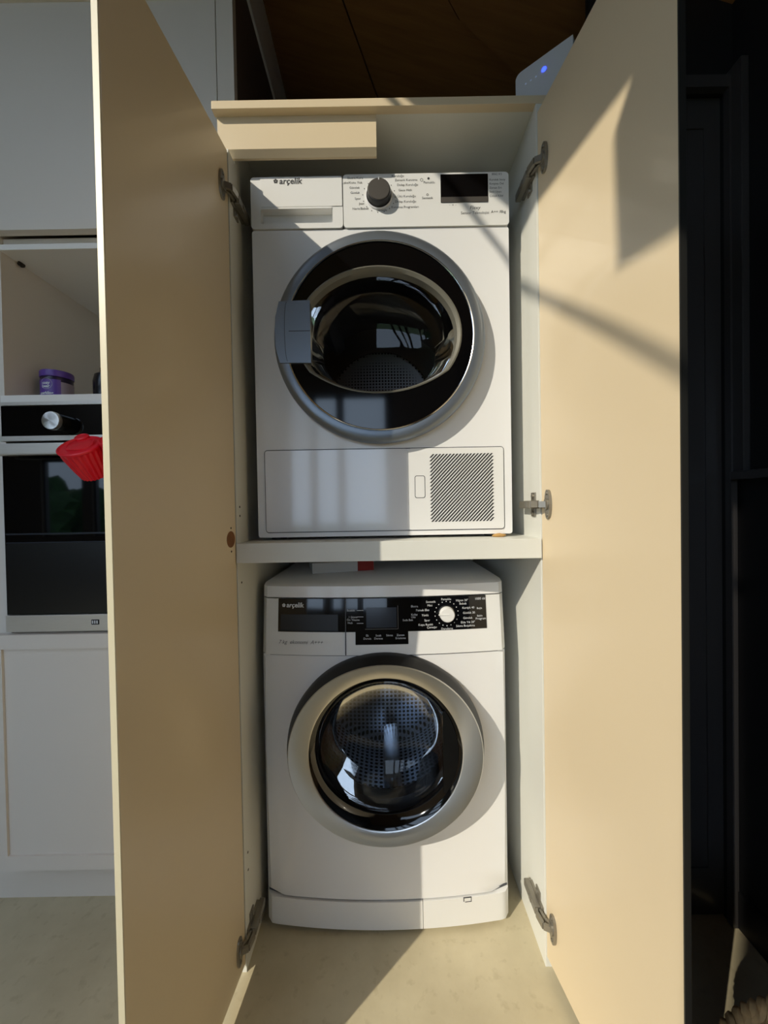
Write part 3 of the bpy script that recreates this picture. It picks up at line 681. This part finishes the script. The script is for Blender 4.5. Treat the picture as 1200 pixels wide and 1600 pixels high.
bmesh.ops.transform(b, matrix=Matrix.Translation((-.9605, 1.03, 1.712-.02)) @ Matrix.Rotation(-PI/2, 4, 'Z'), verts=b.verts); part('shelf_stud', b, 'hole_dark', ku)
# oven
ov = thing('built_in_oven', (-.685, 1.2, .7275), 'built-in black glass oven with steel handle and round knob', 'oven')
ox0, ox1 = -.958, -.412
part('casing', box_(ox0+.01, ox1-.01, KY+.03, 1.50, .730, 1.305), 'oven_dark', ov)
part('top_trim', box_(ox0, ox1, KY+.006, KY+.032, 1.2995, 1.3085, bev=.001), 'steel', ov)
part('control_panel', box_(ox0, ox1, KY+.008, KY+.032, 1.2225, 1.2990, bev=.001), 'oven_glass', ov)
part('panel_trim', box_(ox0, ox1, KY+.002, KY+.032, 1.2095, 1.2222, bev=.001), 'steel', ov)
od = part('oven_door', box_(ox0, ox1, KY+.008, KY+.030, .7725, 1.2050, bev=.0015), 'oven_glass', ov, label='black glass oven door')
b = new(); box(b, ox0+.005, ox1-.005, KY-.038, KY-.018, 1.1690, 1.1975, bev=.004)
for x in (ox0+.03, ox1-.03): box(b, x-.012, x+.012, KY-.022, KY+.010, 1.173, 1.193)
part('handle', b, 'steel', od, label='flat steel handle bar')
part('glass_line', box_(ox0+.004, ox1-.004, KY+.0068, KY+.010, .9745, .9785), 'screen_grey', od)
part('glass_line', box_(ox0+.004, ox1-.004, KY+.0068, KY+.010, .9535, .9560), 'screen_grey', od)
part('lower_window', box_(ox0+.003, ox1-.003, KY+.0072, KY+.010, .775, .9530), 'oven_dark', od)
bs = part('bottom_trim', box_(ox0, ox1, KY+.004, KY+.032, .7300, .7715, bev=.001), 'steel', ov)
b = new(); plate(b, [rrect(-.742, -.722, .7455, .7585, .001, 1)], KY+.0035, KY+.005); bd = part('badge', b, 'black_plastic', bs)
b = new()
for k in range(3): plate(b, [rrect(-.7400+.0055*k, -.7370+.0055*k, .748, .756, .0005, 1)], KY+.0031, KY+.004)
part('badge_mark', b, 'ink_white', bd)
for kx in (-.802, -.56):
    b = new(); lathe(b, kx, 1.2525, [(.0205, KY+.008), (.0205, KY-.021), (.0195, KY-.023)], 32); k_ = part('oven_knob', b, 'oven_dark', ov, True)
    b = new(); lathe(b, kx, 1.2525, [(.0220, KY-.020), (.0220, KY-.028), (.021, KY-.030), (.016, KY-.0305), (0, KY-.0305)], 36); part('knob_cap', b, 'spun_steel', k_, True, label='round brushed steel knob cap')

# things in the niche and on the oven handle
tb = thing('tub', (-.904, 1.075, 1.3272), 'small purple tub with grey and purple label standing in the niche', 'tub')
def zl(prof, cx, cy, seg=40, sx=1, sy=1, a0=0, a1=2*PI):
    b = new(); full = abs(a1-a0-2*PI) < 1e-6; n = seg if full else seg+1; rings = []
    for rr, z in prof: rings.append([b.verts.new((cx+sx*rr*math.cos(a0+(a1-a0)*k/seg), cy+sy*rr*math.sin(a0+(a1-a0)*k/seg), z)) for k in range(n)])
    for a, c in zip(rings, rings[1:]):
        for k in range(n if full else n-1): b.faces.new((a[k], a[(k+1) % n], c[(k+1) % n], c[k]))
    if full: b.faces.new(rings[0][::-1]); b.faces.new(rings[-1])
    return b
Z = 1.3272
part('pot', zl([(.032, Z), (.0355, Z+.004), (.0363, Z+.066), (.035, Z+.072)], -.904, 1.075), 'purple_dark', tb, True)
part('lid', zl([(.0372, Z+.072), (.0380, Z+.074), (.0380, Z+.086), (.0368, Z+.089), (.02, Z+.089)], -.904, 1.075), 'purple', tb, True)
part('label', zl([(.0366, Z+.004), (.0370, Z+.063)], -.904, 1.075, 30, a0=math.radians(200), a1=math.radians(322)), 'purple', tb, True, label='purple paper label')
part('label_panel', zl([(.0366, Z+.004), (.0370, Z+.058)], -.904, 1.075, 20, a0=math.radians(322), a1=math.radians(405)), 'label_grey', tb, True, label='grey text panel of the label')
def wraptext(b, items, cx, cy, R, ac):
    for s, u, z, sz, bo in items: text_into(b, s, u, 0, z, sz, bold=bo)
    plate(b, [circ(-.011, Z+.0505, .0150, 28), circ(-.011, Z+.0505, .0142, 28)], 0, .0002)
    for v in b.verts:
        t = ac+v.co.x/R; v.co = Vector((cx+R*math.cos(t), cy+R*math.sin(t), v.co.z))
b = new(); wraptext(b, [('cosy', -.022, Z+.049, .011, .0004), ('bear', -.022, Z+.040, .011, .0004), ('sparkling', -.030, Z+.022, .010, .0004), ('soap', -.030, Z+.012, .010, .0004), ('~ 350', -.002, Z+.016, .008, .0002)], -.904, 1.075, .0374, math.radians(288))
part('label_lettering', b, 'ink_white', tb)
bo = thing('bottle', (-.782, 1.10, Z), 'dark round bottle standing in the niche beside the purple tub', 'bottle')
part('bottle_body', zl([(.030, Z), (.034, Z+.006), (.034, Z+.070), (.030, Z+.088), (.018, Z+.097)], -.782, 1.10), 'bottle_dark', bo, True)
part('bottle_cap', zl([(.017, Z+.097), (.017, Z+.108), (.014, Z+.110)], -.782, 1.10), 'black_plastic', bo, True)
def mitt(loc, axis, sc, label):
    o = thing('silicone_oven_grip', loc, label, 'oven grip', None)
    q = Vector(axis).to_track_quat('Z', 'Y').to_matrix()
    def xf(b):
        for v in b.verts: v.co = q @ (v.co*sc)
        return b
    b = new(); seg = 132; rings = []
    for rr, z, fl in ((.024, -.046, .02), (.031, -.046, .05), (.037, -.02, .05), (.044, .018, .045), (.0465, .032, .0), (.0485, .034, 0), (.0485, .038, 0), (.046, .0395, 0), (.043, .036, 0), (.025, .0385, 0), (.004, .040, 0)):
        rings.append([b.verts.new((rr*(1+fl*(1 if math.cos(22*2*PI*k/seg) > 0 else -1)*abs(math.cos(22*2*PI*k/seg))**.5)*math.cos(2*PI*k/seg), rr*(1+fl*math.cos(22*2*PI*k/seg))*math.sin(2*PI*k/seg), z)) for k in range(seg)])
    for a, c in zip(rings, rings[1:]):
        for k in range(seg): b.faces.new((a[k], a[(k+1) % seg], c[(k+1) % seg], c[k]))
    b.faces.new(rings[0][::-1]); b.faces.new(rings[-1])
    part('grip_cup', xf(b), 'red_silicone', o, True, local=True)
    b = new(); lathe(b, 0, 0, [(.0165, 0), (.016, .004), (.0125, .006), (.011, .0045), (0, .005)], 28)
    bmesh.ops.transform(b, matrix=Matrix.Translation((-.016, .038, .038)) @ Matrix.Rotation(PI/2, 4, 'X'), verts=b.verts)
    part('hanging_tab', xf(b), 'red_silicone', o, True, local=True)
    b = new(); tube(b, [(.030*math.cos(t), .030*math.sin(t)+.004, .0395+.002*math.sin(3*t)) for t in [2*PI*k/40 for k in range(40)]], .0018, 6, closed=True)
    part('icing_ridge', xf(b), 'red_silicone', o, True, local=True)
mitt((-.688, .895, 1.153), (.0, -.62, .78), .93, 'red fluted cupcake-shaped silicone grip hung on the oven handle, nearer the knob')
mitt((-.605, .905, 1.168), (.05, -.5, .86), .93, 'red fluted cupcake-shaped silicone grip hung on the handle, farther from the knob')

# ------------------------------------------------------------------ router on the cupboard, basket on the floor
ro = thing('wifi_router', (.40, .90, 1.91), 'white rounded router with blue status light standing on top of the cupboard', 'router')
A = Vector((.337, .945)); B = Vector((.440, .862)); d = (B-A).normalized(); ang = math.atan2(d.y, d.x)
MR = Matrix.Translation((A.x, A.y, 1.9102)) @ Matrix.Rotation(ang, 4, 'Z')
L = .128; HT = .158
b = new(); lp = [(0, 0), (L, 0), (L, HT)]+[(.014-.014*math.sin(t), HT-.014+.014*math.cos(t)) for t in [PI/2*k/6 for k in range(7)]]
plate(b, [lp], 0, .035); bmesh.ops.transform(b, matrix=MR, verts=b.verts); part('case', b, 'router_white', ro)
for i, x in enumerate((.024, .036, .048)):
    b = new(); plate(b, [circ(x, HT-.036, .0018, 10)], -.0008, .001); bmesh.ops.transform(b, matrix=MR, verts=b.verts); part('status_light', b, 'led_white', ro)
b = new(); plate(b, [circ(.066, HT-.032, .0052, 14)], -.0010, .001); bmesh.ops.transform(b, matrix=MR, verts=b.verts); part('status_light', b, 'led_blue', ro, label='glowing blue light')

BX, BY, RB = .602, .342, .238
bk = thing('straw_basket', (BX, BY, 0), 'round straw basket with braided rim standing on the floor by the dark wall', 'basket')
part('weave', zl([(.17, .0002), (.185, .006), (.215, .12), (RB-.002, .245), (RB-.012, .245), (.205, .12), (.165, .012)], BX, BY, 64), 'straw', bk, True)
for ph in (0, 1, 2):
    w = lambda t: 30*t+ph*2*PI/3
    b = new(); tube(b, [(BX+(RB+.006*math.cos(w(t)))*math.cos(t), BY+(RB+.006*math.cos(w(t)))*math.sin(t), .25+.0065*math.sin(w(t))) for t in [2*PI*k/420 for k in range(420)]], .0068, 6, closed=True)
    part('rim_strand', b, 'straw', bk, True)
